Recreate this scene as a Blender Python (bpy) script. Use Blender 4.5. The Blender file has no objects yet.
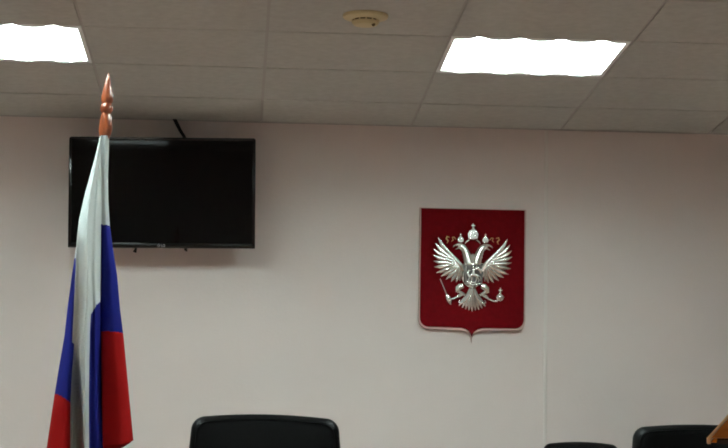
import bpy, bmesh, math
from mathutils import Vector, Matrix

S = bpy.context.scene
COL = S.collection
PI = math.pi

# ------------------------------------------------------------------ camera numbers
F_PX, PITCH, YAW, ROLL = 2291.4, 0.132596, 0.0545957, 0.0159514
CAM_Z = 0.95
CEIL = CAM_Z + 1.60338
WALL_Y = 9.0164
GX, GY, CELL = 0.0745, 6.7218, 0.6          # a crossing of the ceiling grid

fwd = Vector((math.sin(YAW)*math.cos(PITCH), math.cos(YAW)*math.cos(PITCH), math.sin(PITCH)))
right = Vector((math.cos(YAW), -math.sin(YAW), 0.0))
up = right.cross(fwd)
r2 = math.cos(ROLL)*right + math.sin(ROLL)*up
u2 = -math.sin(ROLL)*right + math.cos(ROLL)*up
CAM = Vector((0, 0, CAM_Z))


def at(px, py, Y):
    """the point of the place, Y metres into the room, measured off the photograph"""
    d = r2*((px-364)/F_PX) + u2*((224-py)/F_PX) + fwd
    return CAM + d*(Y/d.y)


# ------------------------------------------------------------------ materials
def mat(name, color, rough=0.6, metal=0.0, spec=0.5, noise=None, bump=None, coat=0.0):
    m = bpy.data.materials.new(name)
    m.use_nodes = True
    nt = m.node_tree
    b = nt.nodes['Principled BSDF']
    b.inputs['Base Color'].default_value = (*color, 1)
    b.inputs['Roughness'].default_value = rough
    b.inputs['Metallic'].default_value = metal
    b.inputs['Specular IOR Level'].default_value = spec
    b.inputs['Coat Weight'].default_value = coat
    tc = nt.nodes.new('ShaderNodeTexCoord')
    if noise:                                # (scale, amount, stretch)
        n = nt.nodes.new('ShaderNodeTexNoise')
        n.inputs['Scale'].default_value = noise[0]
        n.inputs['Detail'].default_value = 5
        mp = nt.nodes.new('ShaderNodeMapping')
        mp.inputs['Scale'].default_value = noise[2] if len(noise) > 2 else (1, 1, 1)
        nt.links.new(tc.outputs['Object'], mp.inputs['Vector'])
        nt.links.new(mp.outputs[0], n.inputs['Vector'])
        cr = nt.nodes.new('ShaderNodeValToRGB')
        a = noise[1]
        cr.color_ramp.elements[0].position = 0.3
        cr.color_ramp.elements[1].position = 0.7
        cr.color_ramp.elements[0].color = (*[c*(1-a) for c in color], 1)
        cr.color_ramp.elements[1].color = (*[min(1, c*(1+a)) for c in color], 1)
        nt.links.new(n.outputs['Fac'], cr.inputs['Fac'])
        nt.links.new(cr.outputs['Color'], b.inputs['Base Color'])
    if bump:                                 # (scale, strength)
        n = nt.nodes.new('ShaderNodeTexNoise')
        n.inputs['Scale'].default_value = bump[0]
        n.inputs['Detail'].default_value = 3
        nt.links.new(tc.outputs['Object'], n.inputs['Vector'])
        bp = nt.nodes.new('ShaderNodeBump')
        bp.inputs['Strength'].default_value = bump[1]
        bp.inputs['Distance'].default_value = 0.01
        nt.links.new(n.outputs['Fac'], bp.inputs['Height'])
        nt.links.new(bp.outputs['Normal'], b.inputs['Normal'])
    return m


def emit(name, color, strength):
    m = bpy.data.materials.new(name)
    m.use_nodes = True
    b = m.node_tree.nodes['Principled BSDF']
    b.inputs['Base Color'].default_value = (0.8, 0.8, 0.8, 1)
    b.inputs['Emission Color'].default_value = (*color, 1)
    b.inputs['Emission Strength'].default_value = strength
    return m


M = dict(
    wall=mat('wall_paint', (0.72, 0.655, 0.625), 0.9, spec=0.15, noise=(2.2, 0.025), bump=(90, 0.08)),
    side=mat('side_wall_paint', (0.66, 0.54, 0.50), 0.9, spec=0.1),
    floor=mat('floor_linoleum', (0.54, 0.37, 0.31), 0.5, spec=0.3, noise=(6, 0.12)),
    tile=mat('ceiling_tile', (0.49, 0.505, 0.475), 0.95, spec=0.05, noise=(35, 0.06), bump=(220, 0.25)),
    tbar=mat('ceiling_rail', (0.41, 0.405, 0.385), 0.6, spec=0.2),
    seam=mat('seam_strip', (0.73, 0.69, 0.655), 0.5, spec=0.3),
    pan=mat('lamp_pan', (0.85, 0.88, 0.86), 0.5),
    tube=emit('fluorescent_tube', (0.86, 1.0, 0.99), 40.0),
    black=mat('black_plastic', (0.004, 0.004, 0.004), 0.12, spec=0.5),
    matte=mat('matte_black', (0.012, 0.012, 0.011), 0.7, spec=0.2),
    screen=mat('glossy_screen', (0.0030, 0.0030, 0.0030), 0.03, spec=0.24),
    logo=mat('logo_grey', (0.55, 0.55, 0.55), 0.4),
    leather=mat('black_leather', (0.0025, 0.0025, 0.0025), 0.45, spec=0.07, bump=(160, 0.12)),
    chrome=mat('chrome', (0.7, 0.7, 0.7), 0.2, metal=1),
    nylon=mat('grey_nylon', (0.03, 0.03, 0.03), 0.5),
    red=mat('red_velvet', (0.125, 0.003, 0.005), 0.8, spec=0.05, noise=(60, 0.10)),
    rim=mat('plaque_rim', (0.50, 0.36, 0.32), 0.45, spec=0.4),
    silver=mat('silver_relief', (0.90, 0.92, 0.87), 0.20, metal=1.0),
    pewter=mat('dark_silver', (0.10, 0.09, 0.085), 0.4, metal=0.6),
    gold=mat('tarnished_gilt', (0.42, 0.25, 0.10), 0.4, metal=0.7),
    varnish=mat('varnished_wood', (0.25, 0.058, 0.018), 0.28, spec=0.5, coat=0.5, noise=(30, 0.25, (4, 4, 0.6))),
    fl_white=mat('white_cloth', (0.58, 0.64, 0.63), 0.8, spec=0.08, bump=(500, 0.08)),
    fl_blue=mat('blue_cloth', (0.014, 0.019, 0.19), 0.8, spec=0.04, bump=(500, 0.08)),
    fl_red=mat('red_cloth', (0.33, 0.010, 0.010), 0.8, spec=0.04, bump=(500, 0.08)),
    wood=mat('orange_wood', (0.54, 0.19, 0.012), 0.4, spec=0.4, noise=(9, 0.22, (1, 6, 6))),
    shade_wood=mat('painted_shade_wood', (0.02, 0.010, 0.006), 0.8, spec=0.05),  # shade under the lectern desk, put into the wood colour
    wood_edge=mat('pale_wood_edge', (0.62, 0.38, 0.17), 0.4),
    ivory=mat('yellowed_plastic', (0.60, 0.52, 0.30), 0.5, spec=0.3),
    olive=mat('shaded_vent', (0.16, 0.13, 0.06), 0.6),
)


# ------------------------------------------------------------------ mesh builder
class MB:
    def __init__(s):
        s.v, s.f, s.m = [], [], []

    def add(s, verts, faces, mi=0):
        o = len(s.v)
        s.v += [tuple(p) for p in verts]
        for f in faces:
            s.f.append([i+o for i in f])
            s.m.append(mi)

    def box(s, a, b, mi=0, bev=0.0):
        (x0, y0, z0), (x1, y1, z1) = a, b
        bm = bmesh.new()
        bmesh.ops.create_cube(bm, size=1)
        for p in bm.verts:
            p.co = Vector(((x0+x1)/2+p.co.x*(x1-x0), (y0+y1)/2+p.co.y*(y1-y0), (z0+z1)/2+p.co.z*(z1-z0)))
        if bev:
            bmesh.ops.bevel(bm, geom=bm.edges[:], offset=bev, segments=2, affect='EDGES', profile=0.5)
        s.frombm(bm, mi)

    def frombm(s, bm, mi=0):
        bm.verts.ensure_lookup_table()
        bm.verts.index_update()
        s.add([p.co for p in bm.verts], [[q.index for q in f.verts] for f in bm.faces], mi)
        bm.free()

    def rings(s, rings, mi=0, cap=True, closed=True):
        n = len(rings[0])
        V = [p for r in rings for p in r]
        Fs = []
        for i in range(len(rings)-1):
            for j in range(n if closed else n-1):
                k = (j+1) % n
                Fs.append([i*n+j, i*n+k, (i+1)*n+k, (i+1)*n+j])
        if cap and closed:
            Fs.append(list(range(n))[::-1])
            Fs.append([(len(rings)-1)*n+j for j in range(n)])
        s.add(V, Fs, mi)

    def tube(s, pts, rad, n=10, mi=0, flat=None, axis=None):
        """tube through pts; flat squeezes the section along axis"""
        pts = [Vector(p) for p in pts]
        if not hasattr(rad, '__len__'):
            rad = [rad]*len(pts)
        rr = []
        ref = Vector(axis) if axis else None
        for i, p in enumerate(pts):
            t = (pts[min(i+1, len(pts)-1)]-pts[max(i-1, 0)]).normalized()
            a = ref if ref else (Vector((0, 0, 1)) if abs(t.z) < 0.9 else Vector((1, 0, 0)))
            e1 = t.cross(a).normalized()
            e2 = e1.cross(t).normalized()
            k = flat if flat else 1.0
            rr.append([p+e1*(rad[i]*math.cos(q*2*PI/n))+e2*(k*rad[i]*math.sin(q*2*PI/n)) for q in range(n)])
        s.rings(rr, mi)

    def lathe(s, prof, o, d=(0, 0, 1), n=24, mi=0):
        d = Vector(d).normalized()
        a = Vector((1, 0, 0)) if abs(d.x) < 0.9 else Vector((0, 1, 0))
        e1 = d.cross(a).normalized()
        e2 = d.cross(e1)
        o = Vector(o)
        s.rings([[o+d*h+e1*(r*math.cos(q*2*PI/n))+e2*(r*math.sin(q*2*PI/n)) for q in range(n)] for r, h in prof], mi)

    def ball(s, c, r, mi=0, n=12, sc=(1, 1, 1)):
        c = Vector(c)
        rr = []
        for i in range(1, 8):
            th = PI*i/8
            rr.append([c+Vector((r*sc[0]*math.sin(th)*math.cos(q*2*PI/n), r*sc[1]*math.sin(th)*math.sin(q*2*PI/n),
                                 r*sc[2]*math.cos(th))) for q in range(n)])
        rr = [[c+Vector((0, 0, r*sc[2]))+(p-c)*0.02 for p in rr[0]]]+rr+[[c-Vector((0, 0, r*sc[2]))+(p-c)*0.02 for p in rr[-1]]]
        s.rings(rr, mi)

    def pillow(s, outline, prof, fn, mi=0):
        """outline in two axes, rings inset by prof[k][0] at depth prof[k][1]; fn(a, b, depth) -> point"""
        ca = sum(p[0] for p in outline)/len(outline)
        cb = sum(p[1] for p in outline)/len(outline)
        wa = max(abs(p[0]-ca) for p in outline)
        wb = max(abs(p[1]-cb) for p in outline)
        s.rings([[fn(ca+(p[0]-ca)*(1-i/wa), cb+(p[1]-cb)*(1-i/wb), d) for p in outline] for i, d in prof], mi)

    def build(s, name, mats, parent=None, smooth=30, bevel=None):
        me = bpy.data.meshes.new(name)
        me.from_pydata([Vector(p) for p in s.v], [], s.f)
        if not isinstance(mats, (list, tuple)):
            mats = [mats]
        for m in mats:
            me.materials.append(m)
        for p, mi in zip(me.polygons, s.m):
            p.material_index = mi
        bm = bmesh.new()
        bm.from_mesh(me)
        bmesh.ops.recalc_face_normals(bm, faces=bm.faces[:])
        lim = math.radians(smooth)
        for f in bm.faces:
            f.smooth = smooth > 0
        for e in bm.edges:
            if len(e.link_faces) == 2 and e.calc_face_angle(0) > lim:
                e.smooth = False
        bm.to_mesh(me)
        bm.free()
        o = bpy.data.objects.new(name, me)
        COL.objects.link(o)
        if parent:
            o.parent = parent
        return o


def tag(o, label=None, cat=None, group=None, kind=None):
    if label:
        o['label'] = label
    if cat:
        o['category'] = cat
    if group:
        o['group'] = group
    if kind:
        o['kind'] = kind
    return o


def thing(name, loc, label, cat, group=None, rot=(0, 0, 0)):
    o = bpy.data.objects.new(name, None)
    o.empty_display_size = 0.1
    COL.objects.link(o)
    o.location = loc
    o.rotation_euler = rot
    return tag(o, label, cat, group)


def copy_thing(root, loc, label=None, group=None, rot=None):
    r = root.copy()
    COL.objects.link(r)
    r.location = loc
    if rot:
        r.rotation_euler = rot
    tag(r, label, None, group)

    def kids(src, dst):
        for ch in list(src.children):
            c = ch.copy()
            COL.objects.link(c)
            c.parent = dst
            kids(ch, c)
    kids(root, r)
    return r


# ------------------------------------------------------------------ the room
XL, XR, YB = -3.4, 3.6, -3.0


def slab(name, a, b, m, label):
    q = MB()
    q.box(a, b)
    return tag(q.build(name, m, smooth=0), label, kind='structure')


slab('floor', (XL-.1, YB-.1, -0.1), (XR+.1, WALL_Y+.1, 0), M['floor'], 'brown linoleum floor')
slab('wall_back', (XL-.1, WALL_Y, 0), (XR+.1, WALL_Y+.1, CEIL+.2), M['wall'], 'pale pinkish painted wall')
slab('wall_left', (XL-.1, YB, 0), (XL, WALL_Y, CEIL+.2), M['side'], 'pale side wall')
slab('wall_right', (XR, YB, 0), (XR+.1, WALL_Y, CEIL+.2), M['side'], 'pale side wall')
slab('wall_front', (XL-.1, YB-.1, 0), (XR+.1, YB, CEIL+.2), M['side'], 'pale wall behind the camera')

LIGHT_CELLS = [(1, 1), (-2, 1)]
HIDDEN_CELLS = [(c, r) for r in (-3, -11) for c in (-2, 1)]
# ceiling panels, a reveal between them, rails above the reveal
q = MB()
g = 0.0055
i0, i1 = math.floor((XL-GX)/CELL), math.ceil((XR-GX)/CELL)
j0, j1 = math.floor((YB-GY)/CELL), math.ceil((WALL_Y-GY)/CELL)
for i in range(i0, i1):
    for j in range(j0, j1):
        if (i, j) in LIGHT_CELLS or (i, j) in HIDDEN_CELLS:
            continue
        x0, x1 = max(XL, GX+i*CELL+g), min(XR, GX+(i+1)*CELL-g)
        y0, y1 = max(YB, GY+j*CELL+g), min(WALL_Y-0.004, GY+(j+1)*CELL-g)
        if x1-x0 < .01 or y1-y0 < .01:
            continue
        q.box((x0, y0, CEIL), (x1, y1, CEIL+0.018))
tag(q.build('ceiling', M['tile'], smooth=0), 'suspended ceiling of square beige mineral tiles', kind='structure')
q = MB()
for i in range(i0, i1+1):
    q.box((GX+i*CELL-.012, YB, CEIL+.004), (GX+i*CELL+.012, WALL_Y, CEIL+.03))
for j in range(j0, j1+1):
    if GY+j*CELL < WALL_Y:
        q.box((XL, GY+j*CELL-.012, CEIL+.0041), (XR, GY+j*CELL+.012, CEIL+.0301))
q.box((XL-.1, YB-.1, CEIL+.14), (XR+.1, WALL_Y+.1, CEIL+.2))
tag(q.build('trim_1', M['tbar'], smooth=0), 'rails of the suspended ceiling', kind='structure')
q = MB()                                    # wall angle under the edge tiles
q.box((XL, WALL_Y-.016, CEIL-.002), (XR, WALL_Y, CEIL))
tag(q.build('trim_2', M['tbar'], smooth=0), 'thin angle trim where ceiling meets wall', kind='structure')
q = MB()                                    # joint strip on the wall
ta, tb = at(543.6, 140, WALL_Y), at(547.3, 440, WALL_Y)
xm = (ta.x+tb.x)/2
q.box((xm-.007, WALL_Y-.005, 0.07), (xm+.007, WALL_Y, CEIL-.003), bev=0.002)
tag(q.build('trim_3', M['seam'], smooth=0), 'narrow vertical joint strip on the wall', kind='structure')
q = MB()
q.box((XL, WALL_Y-.014, 0), (XR, WALL_Y, 0.07), bev=.003)
tag(q.build('baseboard_back', M['wood'], smooth=0), kind='structure')

# ------------------------------------------------------------------ ceiling lights
lamp = thing('ceiling_light', (0, 0, CEIL), '', 'ceiling light')
q = MB()
a, b = 0.278, 0.288
W_, D_ = 0.283, 0.263
q.box((-.296, -.296, .075), (.296, .296, .085))
for sg in (-1, 1):
    lo, hi = sorted((sg*.296, sg*W_))
    q.box((lo, -.296, 0), (hi, .296, .075))
    q.box((-W_, sg*.298-.002, .0015), (W_, sg*.298+.002, .075))
    top_, bot_ = [], []                      # end plate, four bays shaped to imitate the glow at each tube end
    for k in range(121):
        x = -W_+2*W_*k/120
        d = min(abs(x-(-.2025+.135*j)) for j in range(4))
        y = D_+.037*math.exp(-(d/.030)**2)
        top_.append(Vector((x, sg*y, .004)))
        bot_.append(Vector((x, sg*y, 0)))
    edge0 = [Vector((v.x, sg*.300, 0)) for v in bot_]
    edge1 = [Vector((v.x, sg*.300, .004)) for v in bot_]
    q.rings([edge0, bot_, top_, edge1], closed=False)
q.build('housing', M['pan'], lamp, smooth=0)
for k in range(4):
    t = MB()
    x = -.2025+k*.135
    L = 0.288
    t.lathe([(.004, -L), (.0115, -L+.003), (.013, -L+.008), (.013, L-.008), (.0115, L-.003), (.004, L)], (x, 0, 0.040), (0, 1, 0), n=12)
    tb_ = t.build('fluorescent_tube', M['tube'], lamp)
q = MB()
for k in range(5):
    y = -.2+.1*k
    q.box((-W_, y-.0006, .003), (W_, y+.0006, .020))
for x in (-.135, 0, .135):
    q.box((x-.0006, -D_, .003), (x+.0006, D_, .020))
q.build('louvre', M['pan'], lamp, smooth=0)
cx = lambda i: GX+(i+.5)*CELL
cy = lambda j: GY+(j+.5)*CELL
lamp.location = (cx(1), cy(1), CEIL)
lamp['label'] = 'glowing four-tube ceiling light above the red plaque, wholly in view'
lamp['group'] = 'square ceiling lights'
copy_thing(lamp, (cx(-2), cy(1), CEIL), 'glowing ceiling light over the flagpole, cut off at the left edge', 'square ceiling lights')
for c, r in HIDDEN_CELLS:
    copy_thing(lamp, (cx(c), cy(r), CEIL), 'square fluorescent ceiling light further back in the room, out of the photo', 'ceiling lights behind the viewer')

# ------------------------------------------------------------------ smoke detector
p = at(365.5, 15, 7.0)
k = (CEIL-CAM_Z)/(p.z-CAM_Z)
p = CAM+(p-CAM)*k
det = thing('smoke_detector', (p.x, p.y, CEIL), 'round yellowed smoke detector on the ceiling tiles', 'smoke detector')
q = MB()
q.lathe([(.071, 0), (.072, -.004), (.070, -.010), (.060, -.014), (.045, -.016)], (0, 0, 0), n=40)
q.build('base', M['ivory'], det)
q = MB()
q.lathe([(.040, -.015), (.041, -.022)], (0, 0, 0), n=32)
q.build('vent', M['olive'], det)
q = MB()
q.lathe([(.043, -.021), (.043, -.026), (.036, -.033), (.020, -.036), (.004, -.0365)], (0, 0, 0), n=32)
for k in range(12):
    an = k*PI/6
    q.box((.0405*math.cos(an)-.0025, .0405*math.sin(an)-.0025, -.022), (.0405*math.cos(an)+.0025, .0405*math.sin(an)+.0025, -.0155))
q.build('cap', M['ivory'], det)
q = MB()
q.ball((.024, -.022, -.0345), .006)
q.build('indicator', M['olive'], det)

# ------------------------------------------------------------------ television
TVY = WALL_Y-0.140
c = at(162.3, 192.8, TVY)
tvw = (at(255.5, 193, TVY)-at(69, 193, TVY)).length
tvh = (at(162, 138, TVY)-at(162, 247.6, TVY)).length
tv = thing('television', (c.x, c.y, c.z), 'black flat-screen television mounted high on the wall behind the flag', 'television',
           rot=(math.radians(4.35), math.radians(-0.9), 0))


def rrect(w, h, r, n=5):
    o = []
    for (sx, sz, a0) in ((1, 1, 0), (-1, 1, 90), (-1, -1, 180), (1, -1, 270)):
        for k in range(n+1):
            an = math.radians(a0+90*k/n)
            o.append((sx*(w-r)+r*math.cos(an), sz*(h-r)+r*math.sin(an)))
    return o


hw, hh = tvw/2, tvh/2
bz = 0.013
q = MB()                                    # bezel: four bevelled bars
q.box((-hw, -.018, hh-bz), (hw, .022, hh), bev=.008)
q.box((-hw, -.018, -hh), (hw, .022, -hh+.019), bev=.002)
q.box((-hw, -.018, -hh+.01), (-hw+bz, .022, hh-.01), bev=.002)
q.box((hw-bz, -.018, -hh+.01), (hw, .022, hh-.01), bev=.002)
q.build('bezel', M['black'], tv, smooth=50)
q = MB()
q.box((-hw+.008, -.012, -hh+.012), (hw-.008, .0, hh-.008))
q.build('screen', M['screen'], tv, smooth=0)
q = MB()
q.pillow(rrect(hw-.006, hh-.006, .02), [(.0, .010), (.0, .026), (.05, .050), (.09, .055)], lambda a, b, d: Vector((a, d, b)))
q.build('back_cover', M['matte'], tv)
lg = MB()                                   # small maker's mark on the lower bezel
zc = -hh+.0095
ring = []
for k in range(20):
    an = 2*PI*k/20
    ring.append((math.cos(an), math.sin(an)))
lg.rings([[Vector((-.0115+r*x, -.0192, zc+r*z)) for x, z in ring] for r in (.0052, .0042)], cap=False)
lg.box((-.0125, -.0196, zc-.002), (-.0117, -.0178, zc+.0025))
lg.box((-.0125, -.0196, zc-.002), (-.0100, -.0178, zc-.0012))
lg.box((-.0110, -.0196, zc-.0002), (-.0070, -.0178, zc+.0008))
lg.build('logo', M['logo'], tv, smooth=0)
tc = bpy.data.curves.new('maker_name', 'FONT')
tc.body = 'LG'
tc.size = 0.0135
tc.extrude = 0.0005
to = bpy.data.objects.new('maker_name', tc)
COL.objects.link(to)
bpy.context.view_layer.update()
me = bpy.data.meshes.new_from_object(to.evaluated_get(bpy.context.evaluated_depsgraph_get()))
bpy.data.objects.remove(to)
me.materials.clear()
me.materials.append(M['logo'])
lt = bpy.data.objects.new('maker_name', me)
COL.objects.link(lt)
lt.parent = tv
lt.location = (-.003, -.0190, zc-.0048)
lt.rotation_euler = (PI/2, 0, 0)
# wall bracket, in the frame of the set
q = MB()
dy = 0.140
q.box((-.10, dy-.024, -.14), (.10, dy-.012, .09), bev=.002)
q.box((-.07, .05, -.03), (-.05, dy-.012, .0))
q.box((.05, .05, -.03), (.07, dy-.012, .0))
q.box((-.10, .054, -hh+.02), (-.07, .066, .15))
q.box((.07, .054, -hh+.02), (.10, .066, .15))
q.build('wall_bracket', M['matte'], tv, smooth=0)
for sx, px, py in ((-1, 134.5, 252.5), (1, 184.5, 251)):
    e = at(px, py, TVY+.06)
    q = MB()
    xl = (e-Vector((c.x, c.y, c.z)))
    q.tube([(xl.x-.004*sx, .060, -hh+.03), (xl.x, .060, -hh-.004), (xl.x+.004*sx, .058, xl.z)], [.004, .005, .008], n=8)
    q.build('pull_tab', M['matte'], tv)

# cable up to the ceiling
q = MB()
qp = [at(174, 118, WALL_Y-.02), at(177, 124, WALL_Y-.02), at(180, 130, WALL_Y-.03), at(185, 138, WALL_Y-.05), at(189, 147, WALL_Y-.06)]
qp[0].z = CEIL+.004
q.tube([p for p in qp], [.0075, .0075, .007, .006, .006], n=10)
tag(q.build('power_cable', M['matte']), 'black cable running from the ceiling down behind the television', 'cable')

# ------------------------------------------------------------------ coat of arms plaque
PXM = (at(524, 270, WALL_Y-.02)-at(420, 270, WALL_Y-.02)).length/104.0
pc = at(471.8, 270, WALL_Y)
arms = thing('hanging_plaque', (pc.x, WALL_Y, pc.z), 'red shield plaque with a silver double-headed eagle hanging on the wall', 'plaque')


def P(x, y, d=0.0):
    return Vector(((x-471.8)*PXM, -d, (270-y)*PXM))


def shield_outline(e, top, bot):
    l, r = 420-e, 523.8+e
    o = [(l, top), (r, top)]
    o += [(r, y) for y in (240, 270, 300)]
    yb = 328.2+bot
    rad = 9+e
    for k in range(7):
        an = PI/2*k/6
        o.append((r-rad+rad*math.cos(an), yb-rad+rad*math.sin(an)))
    o += [(495, yb), (483, yb+.3), (478, yb+1.4), (474.6, yb+3.8), (472.6, yb+7), (471.8, yb+9.5+bot*1.2),
          (471, yb+7), (469, yb+3.8), (465.6, yb+1.4), (461, yb+.3), (448, yb)]
    for k in range(7):
        an = PI/2*k/6
        o.append((l+rad-rad*math.sin(an), yb-rad+rad*math.cos(an)))
    o += [(l, y) for y in (300, 270, 240)]
    return o


q = MB()
o1 = shield_outline(1.2, 209.0, 1.9)
o0 = shield_outline(1.6, 208.8, 2.6)
q.rings([[P(x, y, 0.0) for x, y in o0], [P(x, y, .016) for x, y in o0], [P(x, y, .019) for x, y in o1]])
q.build('rim', M['rim'], arms, smooth=35)
q = MB()
o2 = shield_outline(0.0, 209.6, 0)
o3 = shield_outline(-.6, 210.2, -.5)
q.rings([[P(x, y, .012) for x, y in o2], [P(x, y, .021) for x, y in o2], [P(x, y, .0225) for x, y in o3]])
q.build('face', M['red'], arms, smooth=35)

B0 = .024                                    # where the relief sits


def blade(mb, pts, wid, h=1.0, d=1.0, mi=0, n=8):
    """a flattened ridge along pixel points; widths in pixels, raised h px"""
    vv = [P(x, y, B0+d*PXM) for x, y in pts]
    rad = [w*PXM/2 for w in wid]
    mb.tube(vv, rad, n=n, mi=mi, flat=h, axis=(0, 1, 0))


def mir(pts):
    return [(943.6-x, y) for x, y in pts]


def pair(fn, name, m):
    for sgn in (0, 1):
        q = MB()
        fn(q, (lambda z: z) if sgn == 0 else mir, sgn)
        q.build(name, m, arms, smooth=50)


TIPS = [((437.2, 239.0), 3.4), ((434.6, 244.8), 3.6), ((432.8, 250.6), 3.8), ((432.3, 256.6), 3.9), ((432.8, 262.6), 4.0),
        ((433.6, 268.6), 4.0), ((435.6, 274.4), 3.9), ((440.4, 277.8), 3.8), ((445.4, 281.0), 3.7), ((450.6, 283.0), 3.5), ((455.6, 283.4), 3.2)]


def wing(q, f, s):
    # long outer feathers fanning from the shoulder
    n = len(TIPS)
    for k, ((tx, ty), w) in enumerate(TIPS):
        t = k/(n-1)
        rx, ry = 452.5+6.5*t, 258.5+11*t
        mx, my = (tx+rx)/2-1.0+2*t, (ty+ry)/2+2.2*(1-t)
        pts = [(rx, ry), ((rx+mx)/2, (ry+my)/2+.4), (mx, my), ((mx+tx)/2-.3, (my+ty)/2+.3), (tx, ty)]
        blade(q, f(pts), [w*.7, w*.95, w*1.05, w*.9, .5], h=.55, d=.6+.25*(k % 2))
    for tx, ty, rx in ((459.4, 282.0, 459.5), (462.0, 279.0, 461.0)):
        blade(q, f([(rx, 268), (rx-.5, 274), (tx, ty)]), [2.6, 3.4, .6], h=.6, d=1.0)
    # short cover feathers
    for k in range(8):
        t = k/7
        an = math.radians(128+t*135)
        bx, by = 455.5+3.0*t, 262+6*t
        L = 11.5-1.5*t
        ex, ey = bx+L*math.cos(an), by-L*math.sin(an)
        blade(q, f([(bx, by), ((bx+ex)/2, (by+ey)/2), (ex, ey)]), [2.6, 3.6, .8], h=.6, d=1.9)
    # leading edge bone of the wing
    blade(q, f([(437.6, 240), (442, 246.5), (447, 252.5), (452, 257.5), (456.5, 262.5), (461, 268), (462.5, 272)]),
          [.8, 2.2, 3, 3.6, 4.4, 4.6, 3], h=.7, d=2.2)


pair(wing, 'wing', M['silver'])


def headf(q, f, s):
    blade(q, f([(468.6, 265), (467.4, 260), (465.8, 255.4), (464.2, 251.4), (462.2, 248.6), (459.4, 247.0), (457.2, 247.0)]),
          [11, 10, 8.4, 7.2, 7, 6.8, 4.2], h=.6, d=1.4)
    # beak, two halves
    blade(q, f([(458.6, 245.6), (455.4, 246.0), (453.0, 247.0), (452.0, 248.6)]), [3.0, 2.4, 1.6, .4], h=.8, d=2.0)
    blade(q, f([(458.2, 248.6), (456.2, 249.8), (454.4, 250.6)]), [2.0, 1.4, .5], h=.8, d=1.6)
    # neck feathers
    for k in range(4):
        y = 251+3.4*k
        x = 464.6+1.0*k
        blade(q, f([(x+1.5, y), (x-1.2, y+1.6), (x-3.6, y+4.2)]), [2, 1.9, .4], h=.7, d=2.2)
    c = f([(459.9, 245.3)])[0]
    q.ball(P(c[0], c[1], B0+3.2*PXM), .55*PXM)


pair(headf, 'head', M['silver'])


def crown(q, x, y, s):
    """crown whose band centre is (x, y), s px half width"""
    blade(q, [(x-s, y), (x, y+.25*s), (x+s, y)], [.5*s, .6*s, .5*s], h=.9, d=2.0)
    for dx in (-.85, -.45, 0, .45, .85):
        blade(q, [(x+dx*s*.95, y), (x+dx*s*1.15, y-.75*s), (x+dx*s*.8, y-1.4*s), (x+dx*.2*s, y-1.8*s)],
              [.5*s, .52*s, .42*s, .25*s], h=.9, d=1.9+.5*(1-abs(dx)))
    q.ball(P(x, y-2.0*s, B0+2.2*PXM), .36*s*PXM)
    blade(q, [(x, y-1.9*s), (x, y-3.1*s)], [.22*s, .26*s], h=.8, d=2.2)
    blade(q, [(x-.42*s, y-2.65*s), (x+.42*s, y-2.65*s)], [.26*s, .26*s], h=.8, d=2.2)


for (x, y, s) in ((471.9, 238.6, 4.6), (459.6, 242.4, 2.6), (484.4, 242.4, 2.6)):
    q = MB()
    crown(q, x, y, s)
    q.build('crown', M['silver'], arms, smooth=50)


def ribbon(q, f, s):
    blade(q, f([(455, 240.5), (453, 238.2), (451.4, 238.4), (452.2, 241), (450.6, 242.6)]), [.8, 1.1, 1.2, 1.1, .6], h=.6, d=.8)


def ribbon_end(q, f, s):
    blade(q, f([(448.6, 238.6), (446.0, 237.8), (445.2, 240), (447.2, 242), (446.0, 244.6)]), [.8, 1.4, 1.6, 1.4, .6], h=.6, d=.8)


def ribbon_fold(q, f, s):
    blade(q, f([(468.2, 240.6), (465.6, 242.4), (464.0, 244.6)]), [1.2, 1.4, .8], h=.7, d=1.4)


pair(ribbon, 'ribbon', M['gold'])
pair(ribbon_end, 'ribbon', M['gold'])
pair(ribbon_fold, 'ribbon', M['silver'])

q = MB()                                     # chest where the necks meet
blade(q, [(471.8, 254.4), (471.8, 258), (471.8, 266)], [1, 7, 12], h=.5, d=1.2)
q.build('chest', M['silver'], arms, smooth=50)
q = MB()                                     # body behind the breast shield
q.ball(P(471.8, 274, B0+.3*PXM), PXM, sc=(11.5, 2.0, 15))
q.build('body', M['silver'], arms, smooth=60)


def legf(q, f, s):
    blade(q, f([(462.6, 286.4), (460.2, 287.4), (457.6, 289.6), (457.2, 292.2), (459.6, 293.6)]), [5, 6.2, 6.4, 5, 2.6], h=.6, d=1.4)
    blade(q, f([(459.6, 293), (462, 294.4), (460.8, 296.8)]), [3, 3.4, 2], h=.7, d=1.8)
    for dx, dy in ((4.6, .6), (3.6, 2.4), (-3.4, 2.4), (-5.5, 3.4)):
        blade(q, f([(461, 295), (461+dx*.6, 295+dy*.4), (461+dx, 295+dy)]), [1.8, 1.5, .4], h=.8, d=1.8)


pair(legf, 'leg', M['silver'])

q = MB()                                     # tail fan
for k in range(9):
    t = (k-4)/4
    ex, ey = 471.8+13.2*t, 311.4-4.6*t*t
    blade(q, [(471.8+2*t, 289.5), (471.8+4.5*t, 295.5), (471.8+9.2*t, 303.5-1.5*abs(t)), (ex, ey)], [2.6, 3.2, 4.4, 1.2], h=.55, d=.8+.4*(k % 2))
for sx in (-1, 1):
    blade(q, [(471.8+sx*3, 296), (471.8+sx*7, 301.5), (471.8+sx*11, 304.5), (471.8+sx*13.4, 303.2), (471.8+sx*12.4, 300.8)],
          [1.6, 2.2, 2.4, 2, .8], h=.7, d=1.8)
blade(q, [(471.8, 290), (471.8, 297), (471.8, 307), (471.8, 312.4)], [4, 4, 3, .8], h=.6, d=1.8)
q.build('tail', M['silver'], arms, smooth=50)

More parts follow.
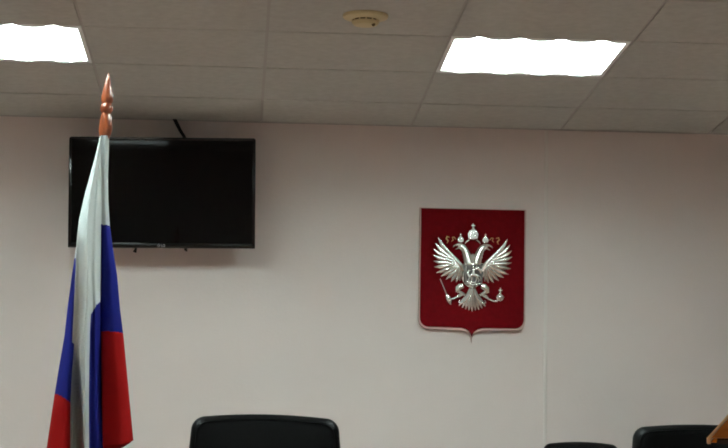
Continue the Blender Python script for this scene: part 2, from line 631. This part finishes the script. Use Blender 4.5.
q = MB()                                     # sceptre in the left claw
blade(q, [(439.6, 280.4), (444, 290.6), (447.4, 298.6)], [1.1, 1.2, 1.4], h=.9, d=1.2)
blade(q, [(446.2, 296), (448, 299.4), (449.4, 303), (450.6, 306)], [2.6, 5.2, 4, .8], h=.7, d=1.5)
blade(q, [(449, 300.8), (453, 299.8), (457, 298), (460.5, 296.6)], [1.4, 2.0, 1.8, 2.4], h=.8, d=1.4)
q.build('sceptre', M['silver'], arms, smooth=50)

q = MB()                                     # orb in the right claw
q.ball(P(499.4, 297.8, B0+1.5*PXM), PXM, sc=(4.1, 2.4, 4.1))
blade(q, [(495.4, 297.6), (499.4, 298.4), (503.4, 297.6)], [1.1, 1.2, 1.1], h=1.2, d=3.4)
blade(q, [(499.6, 294.4), (499.8, 288)], [1.2, 1.4], h=.9, d=1.6)
blade(q, [(497.8, 290.6), (501.8, 290.6)], [1.3, 1.3], h=.9, d=1.6)
q.ball(P(499.6, 293.4, B0+1.6*PXM), 1.3*PXM)
blade(q, [(483, 296.6), (488, 299.4), (493, 301.6), (497, 301.4)], [2.2, 1.8, 1.6, 2.4], h=.8, d=1.4)
q.build('orb', M['silver'], arms, smooth=50)

q = MB()                                     # breast shield
sh = [(463.2, 264.4), (482, 264.4), (482, 283), (480.4, 285.4), (474, 286.2), (471.8, 288), (469.6, 286.2), (464.8, 285.4), (463.2, 283)]
si = [(472.6+(x-472.6)*.97, 275+(y-275)*.97) for x, y in sh]
q.rings([[P(x, y, B0) for x, y in sh], [P(x, y, B0+2.6*PXM) for x, y in sh], [P(x, y, B0+3.0*PXM) for x, y in si]])
bs = q.build('breast_shield', M['pewter'], arms, smooth=30)
q = MB()
rim = sh+[sh[0]]
blade(q, rim[0:2], [.7, .7], d=3.1)
blade(q, [(464.4, 284.2), (469, 285.0), (472, 286.2), (475, 285.0), (481, 284.2)], [1, 1.1, 1.4, 1.1, 1], d=3.1)
blade(q, [(465.2, 267), (465.0, 275), (465.2, 283)], [.8, .7, .8], d=3.1)
# horse
blade(q, [(468.2, 278), (471, 276.4), (474.4, 276.2), (477.4, 277.4)], [2.4, 3.4, 3.4, 3.2], h=.7, d=3.4)
blade(q, [(468.4, 278), (466.8, 274.2), (468, 271.4), (469.6, 271.6)], [2.6, 2.2, 1.8, .8], h=.7, d=3.5)
for ps in ([(469.2, 278.4), (467.4, 280.6), (468.8, 282.6)], [(470.6, 278.6), (470.6, 281), (469.8, 283.2)],
           [(476.6, 278.6), (478.4, 280.6), (477, 283)], [(475.4, 278.6), (475.6, 281), (474.4, 283.2)]):
    blade(q, ps, [1.6, 1.1, .8], h=.7, d=3.4)
blade(q, [(477.8, 277), (480, 278.2), (480, 282)], [1.2, 1.2, .4], h=.7, d=3.4)
# rider with cape and lance
blade(q, [(472.8, 276.6), (472.6, 272.6), (472.2, 270)], [2.8, 2.6, 1.4], h=.8, d=4.2)
q.ball(P(472, 268.6, B0+4.4*PXM), 1.15*PXM)
blade(q, [(473.4, 270.6), (476.6, 269), (479.6, 271.6), (480, 274.6)], [1.4, 2.8, 2.8, .6], h=.6, d=3.8)
blade(q, [(475.8, 266.6), (471, 274.6), (467, 282.4)], [.7, .7, .4], h=.9, d=4.8)
blade(q, [(466, 282.6), (469, 283.8), (473, 283.4), (476, 284.4)], [1.2, 1.6, 1.4, .4], h=.7, d=3.4)
q.build('rider_relief', M['silver'], bs, smooth=50)
# frame of relief is given in the plaque's own axes, as is its parent

# ------------------------------------------------------------------ flag on its pole
FY = 5.5
top = at(104.9, 137.5, FY)
tip = at(108.7, 73, FY)
ax = (tip-top).normalized()
Lf = (tip-top).length
foot = top-ax*(top.z-0.03)/ax.z
flag = thing('flag', (foot.x, foot.y, 0), 'white, blue and red flag hanging furled on a wooden pole before the television', 'flag')


def FL(p):
    return Vector((p.x-foot.x, p.y-foot.y, p.z))


m_ = FY/F_PX
q = MB()
q.lathe([(.0105, 0), (.0105, (top-foot).length*.5), (.0085, (top-foot).length*.6), (.0085, (top-foot).length+.01)], FL(foot), ax, n=16)
q.build('pole', M['varnish'], flag)
q = MB()
prof = [(4.6, -.02), (4.8, 0), (6.2, .06), (6.7, .12), (6.5, .2), (5.9, .28), (5.2, .345), (4.7, .37), (5.4, .385), (6.2, .41), (6.5, .45), (6.0, .49),
        (5.0, .515), (5.0, .53), (5.9, .55), (6.2, .59), (5.9, .65), (5.0, .73), (3.9, .81), (2.7, .89), (1.5, .96), (.4, 1.0)]
q.lathe([(r*m_, h*Lf) for r, h in prof], FL(top), ax, n=24)
q.build('finial', M['varnish'], flag, smooth=60)
q = MB()
q.lathe([(.16, 0), (.16, .012), (.15, .022), (.05, .034), (.024, .05), (.021, .16), (.016, .165)], (0, 0, 0), n=32)
q.build('stand', M['varnish'], flag)

# cloth: closed folds, measured at a number of heights (pixels at the flag's distance)
KY = [137, 150, 175, 200, 225, 250, 275, 310, 335, 370, 400, 445, 490]
KX = {  # right edge, seam, strip, thin fold, front fold edge, left edge
    'a': [109.0, 108.8, 108.0, 108.2, 109.6, 113, 117, 120, 123.2, 126.6, 129.4, 133.6, 138],
    'b': [103.6, 102.6, 101.8, 101.6, 101.6, 101.6, 101.6, 101.6, 102, 102.3, 102.6, 103.6, 104],
    'c': [102.4, 100.4, 97.4, 95.4, 94.2, 93.2, 92.8, 94.0, 92.3, 91.2, 90.6, 90.5, 90],
    'd': [101.4, 98.9, 95.0, 92.0, 90.6, 90.6, 91.0, 89.6, 87.0, 86.4, 86.0, 85.5, 85],
    'e': [100.2, 97.2, 91.8, 86.6, 82.2, 79.6, 78.4, 76.4, 74.4, 72, 70.2, 69.6, 69],
    'f': [99.4, 96.6, 90.6, 85.2, 80.4, 75.6, 71.6, 66.6, 63.6, 57.4, 52.6, 45.6, 40],
}


def kx(n, y):
    L = KX[n]
    if y <= KY[0]:
        return L[0]
    for i in range(len(KY)-1):
        if y <= KY[i+1]:
            t = (y-KY[i])/(KY[i+1]-KY[i])
            return L[i]*(1-t)+L[i+1]*t
    return L[-1]


def ramp(y, a, b):
    t = max(0, min(1, (y-a)/(b-a)))
    return t*t*(3-2*t)


NC = 8                                       # columns per span


def section(y):
    """control points (x px, depth m) around the folded cloth at a height"""
    w = .35+.65*ramp(y, 140, 300)
    a, b, c_, d_, e, f = (kx(n, y) for n in 'abcdef')
    V = .066*ramp(y, 262, 410)
    bulge = -.125*ramp(y, 128, 250)*(1-ramp(y, 225, 470))
    pts = [
        (a, .006*w), (a*.62+b*.38, -.022*w-.004), (b+.6, -.012*w-.002),          # right panel
        (b-.8, -.012+.016*ramp(y, 230, 330)+.15*bulge), (b*.5+c_*.5, -.012*w-.005+.5*bulge), (c_+.2, -.010*w-.007+.6*bulge),   # strip
        (c_*.5+d_*.5, -.028*w-.008+bulge), (d_, -.036*w-.006+bulge),             # thin bright fold
        (d_*.82+e*.18, -.020*w-.004+bulge+.5*V), (d_*.3+e*.7, -.006*w-.002+bulge+V), (e-1.5*V/.1, .004*w+bulge+.8*V),    # front fold
        (e+2.2*w-2.2*V/.1, .020*w+.5*bulge-.055*V/.1), (e*.6+f*.4, .006*w+.4*bulge-.03*V/.1), (f+.3, .018*w+.3*V),   # left panel, behind
        (f*.75+a*.25, .040*w+.004+.9*V), (f*.5+a*.5, .030*w+.010+.8*V), (f*.25+a*.75, .042*w+.006+.2*V),   # back
    ]
    k = 1-ramp(y, 190, 300)
    return [(p[0], min(p[1], -.0155*k+p[1]*(1-k)) if 1 <= i <= 7 else p[1]) for i, p in enumerate(pts)]


def cmr(p0, p1, p2, p3, t):
    return tuple(.5*((2*b)+(-a+c)*t+(2*a-5*b+4*c-d)*t*t+(-a+3*b-3*c+d)*t*t*t) for a, b, c, d in zip(p0, p1, p2, p3))


NP = 17
NR = 300
Y0 = 136.5


def bottom(u):
    """lower hem, in pixels, of the column u (in control points)"""
    if u <= 2.5:
        return 439.5+5.0*min(1, u)+.8*max(0, u-1)
    if u <= 3:
        return 446+(u-2.5)*80
    return 486+3*math.sin(u*1.7) if u < 14 else 478-(u-14)*13


def stripe(u, y):
    """0 white, 1 blue, 2 red"""
    if u < 2.5:
        wb, br = 226.5-.6*u, 333.2-.7*u
    elif u < 5.3:
        t = (u-2.5)/2.8
        wb, br = 298+19*t, 900
    elif u < 11-ramp(y, 262, 330):
        wb, br = 900, 950
    elif u < 14:
        t = max(0, u-11)/3
        wb, br = 262-18*(1-t)*0-6*t, 404-19*t
    else:
        t = (u-14)/3
        wb, br = 256-30*t, 385-52*t
    return 0 if y < wb else (1 if y < br else 2)


verts, faces, mi = [], [], []
NCOL = NP*NC
for r in range(NR+1):
    t = r/NR
    for cidx in range(NCOL):
        u = cidx/NC
        y = Y0+t*(bottom(u)-Y0)
        pts = section(y)
        i = int(u)
        x, dd = cmr(pts[(i-1) % NP], pts[i], pts[(i+1) % NP], pts[(i+2) % NP], u-i)
        p = at(x, y, FY)
        p.y += dd + .004*math.sin(y*.045+u*.9)*ramp(y, 170, 330)
        verts.append(FL(p))
for r in range(NR):
    for cidx in range(NCOL):
        k = (cidx+1) % NCOL
        faces.append([r*NCOL+cidx, r*NCOL+k, (r+1)*NCOL+k, (r+1)*NCOL+cidx])
        u = (cidx+.5)/NC
        mi.append(stripe(u, Y0+(r+.5)/NR*(bottom(u)-Y0)))
q = MB()
q.v, q.f, q.m = verts, faces, mi
q.build('cloth', [M['fl_white'], M['fl_blue'], M['fl_red']], flag, smooth=80)


# ------------------------------------------------------------------ chairs
def back_outline(w, h, r, crown_, flare):
    """half width w at the top, height h"""
    o = []
    n = 7
    for k in range(n+1):                       # top right corner
        an = PI/2*k/n
        o.append((w-r+r*math.cos(an), h-crown_-r+r*math.sin(an)))
    for k in range(1, 8):
        x = (w-r)*(1-2*k/8)
        o.append((x, h-crown_*(x/(w-r))**2))
    for k in range(n+1):
        an = PI/2+PI/2*k/n
        o.append((-(w-r)+r*math.cos(an), h-crown_-r+r*math.sin(an)))
    wl = w+flare
    for k in range(1, 6):
        t = k/6
        z = (h-crown_-r)*(1-t)+.08*t
        o.append((-(w+flare*math.sin(t*PI*.55)), z))
    for k in range(n+1):
        an = PI+PI/2*k/n
        o.append((-(wl-.08)+.08*math.cos(an), .08+.08*math.sin(an)))
    for k in range(1, 4):
        o.append((-(wl-.08)+2*(wl-.08)*k/4, 0))
    for k in range(n+1):
        an = 1.5*PI+PI/2*k/n
        o.append((wl-.08+.08*math.cos(an), .08+.08*math.sin(an)))
    for k in range(1, 6):
        t = 1-k/6
        z = (h-crown_-r)*(1-t)+.08*t
        o.append((w+flare*math.sin(t*PI*.55), z))
    return o


def office_chair(loc, rz, label, topz, w, r, crown_, flare):
    """facing -y; base on the floor"""
    ch = thing('office_chair', loc, label, 'chair', 'black leather chairs along the wall', rot=(0, 0, rz))
    zb = 0.50
    h = topz-zb
    ol = back_outline(w, h, r, crown_, flare)
    lean = .10

    def fn(a, b, d):
        return Vector((a, .20+d+lean*b-.5*a*a, zb+b))
    q = MB()
    q.pillow(ol, [(w*.75, .055), (w*.35, .054), (.05, .048), (.018, .034), (.004, .018), (0, .0), (.004, -.018), (.018, -.034), (.034, -.0425),
                  (.040, -.0440), (.052, -.0465), (w*.4, -.054), (w*.75, -.056)], fn)
    q.build('backrest', M['leather'], ch, smooth=70)
    q = MB()                                   # piping round the front pad
    ca = sum(p[0] for p in ol)/len(ol)
    cb = sum(p[1] for p in ol)/len(ol)
    pts = [fn(ca+(p[0]-ca)*(1-.020/w), cb+(p[1]-cb)*(1-.020/(h*.5)), -.036) for p in ol]
    q.rings([[p+Vector((.004*math.cos(k*PI/3), .004*math.sin(k*PI/3), 0)) for k in range(6)] for p in pts+[pts[0]]], cap=False)
    q.build('piping', M['leather'], ch.children[0])
    q = MB()
    so = rrect(.26, .25, .09)
    q.pillow(so, [(.15, .42), (.03, .42), (.005, .435), (0, .46), (.006, .49), (.03, .512), (.12, .522)],
             lambda a, b, d: Vector((a, b-.06, d)))
    q.build('seat', M['leather'], ch, smooth=70)
    for sx in (-1, 1):
        q = MB()
        q.tube([(sx*.27, .17, .46), (sx*.315, .15, .52), (sx*.32, .10, .62), (sx*.32, -.02, .67), (sx*.32, -.16, .665), (sx*.315, -.19, .60), (sx*.27, -.15, .46)],
               .017, n=10)
        am = q.build('armrest', M['nylon'], ch)
        q = MB()
        q.pillow(rrect(.032, .12, .03), [(.012, .675), (0, .682), (0, .697), (.01, .705), (.022, .707)], lambda a, b, d, sx=sx: Vector((sx*.32+a, b-.06, d)))
        q.build('arm_pad', M['leather'], am, smooth=60)
    q = MB()
    q.lathe([(.03, .10), (.03, .25), (.022, .252), (.022, .40), (.06, .405), (.06, .425)], (0, -.04, 0), n=20)
    q.build('gas_column', M['chrome'], ch)
    q = MB()
    q.lathe([(.045, .075), (.045, .125), (.03, .13)], (0, -.04, 0), n=20)
    for k in range(5):
        an = 2*PI*k/5+.3
        q.tube([(.03*math.cos(an), -.04+.03*math.sin(an), .105), (.18*math.cos(an), -.04+.18*math.sin(an), .095), (.30*math.cos(an), -.04+.30*math.sin(an), .075)],
               [.024, .02, .015], n=8)
    q.build('star_base', M['chrome'], ch)
    for k in range(5):
        an = 2*PI*k/5+.3
        c_ = Vector((.30*math.cos(an), -.04+.30*math.sin(an), .027))
        tdir = Vector((-math.sin(an), math.cos(an), 0))
        q = MB()
        for sg in (-1, 1):
            q.lathe([(.020, -.009), (.026, -.007), (.027, 0), (.026, .007), (.020, .009)], c_+tdir*(sg*.014), tdir, n=16)
        q.lathe([(.008, .0), (.008, .05)], c_, n=8)
        q.build('caster', M['nylon'], ch)
    return ch


def seat_chair(px, py, Y, rz, label, wpx, r, crown_px, flare):
    p = at(px, py, Y)
    k = Y/F_PX
    ty = .20+.10*(p.z-.5)
    return office_chair((p.x, Y-ty, 0), rz, label, p.z, wpx/2*k, r, crown_px*k, flare)


seat_chair(265.5, 414.3, 7.6, 0, 'black leather high-backed chair left of centre, below the television and plaque', 147, .048, 3.2, .032)
seat_chair(703, 424.6, 7.7, 0, 'black leather high-backed chair partly behind the wooden lectern corner', 147, .048, 3.2, .032)
seat_chair(580.5, 441.8, 8.45, 0, 'black chair further back whose low rounded top just shows beneath the wall strip', 76, .030, 2.0, .10)

# ------------------------------------------------------------------ lectern at the right edge
LY = 5.2
lp = at(708.5, 437.6, LY)
lec = thing('lectern', (lp.x, LY, 0), 'orange-brown wooden lectern whose sloped corner shows at the right edge', 'lectern',
            rot=(0, 0, -math.atan2(lp.x, LY)*.99))
z0 = lp.z
sl = math.tan(math.radians(48.5))
WD, DP = .34, .30
for yy in (0.012, DP-.03):
    q = MB()
    tri = [(.006, 0), (WD, 0), (WD, (WD-.006)*sl), ]
    q.rings([[Vector((x, yy, z0+z)) for x, z in tri], [Vector((x, yy+.018, z0+z)) for x, z in tri]])
    q.build('cheek', M['wood'], lec, smooth=0)
q = MB()                                     # sloping top board
n_ = Vector((-math.sin(math.atan(sl)), 0, math.cos(math.atan(sl))))
d_ = Vector((math.cos(math.atan(sl)), 0, math.sin(math.atan(sl))))
o_ = Vector((.0, 0, z0-.004))
L_ = WD/math.cos(math.atan(sl))+.01
sec = [o_, o_+d_*L_, o_+d_*L_+n_*.005, o_+n_*.005]
q.rings([[p+Vector((0, 0, 0)) for p in sec], [p+Vector((0, DP, 0)) for p in sec]])
q.build('desk_board', M['wood_edge'], lec, smooth=0)
q = MB()
q.box((.0, 0, z0-.003), (.006, DP, z0+.002), bev=.001)
q.build('book_lip', M['wood_edge'], lec)
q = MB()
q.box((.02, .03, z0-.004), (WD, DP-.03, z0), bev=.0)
q.build('desk_bottom', M['shade_wood'], lec, smooth=0)
q = MB()
q.box((.15, .06, .05), (WD-.02, DP-.06, z0-.004), bev=.006)
q.build('column', M['wood'], lec)
q = MB()
q.box((.0, .0, 0), (WD+.06, DP, .05), bev=.008)
q.build('foot', M['wood'], lec)

# ------------------------------------------------------------------ world, camera, view
w = bpy.data.worlds.new('World')
S.world = w
w.use_nodes = True
w.node_tree.nodes['Background'].inputs['Color'].default_value = (0, 0, 0, 1)
w.node_tree.nodes['Background'].inputs['Strength'].default_value = 0.0

cd = bpy.data.cameras.new('camera')
co = bpy.data.objects.new('camera', cd)
COL.objects.link(co)
cd.sensor_fit = 'HORIZONTAL'
cd.sensor_width = 36.0
cd.lens = F_PX*36.0/728
cd.clip_start = 0.05
mtx = Matrix((r2, u2, -fwd)).transposed().to_4x4()
mtx.translation = CAM
co.matrix_world = mtx
S.camera = co

S.view_settings.view_transform = 'Standard'
S.view_settings.look = 'None'
S.view_settings.exposure = 0.87
S.view_settings.gamma = 1.0
S.view_settings.use_curve_mapping = False
S.cycles.use_denoising = True
S.cycles.max_bounces = 8
S.cycles.diffuse_bounces = 6
S.cycles.filter_width = 1.8
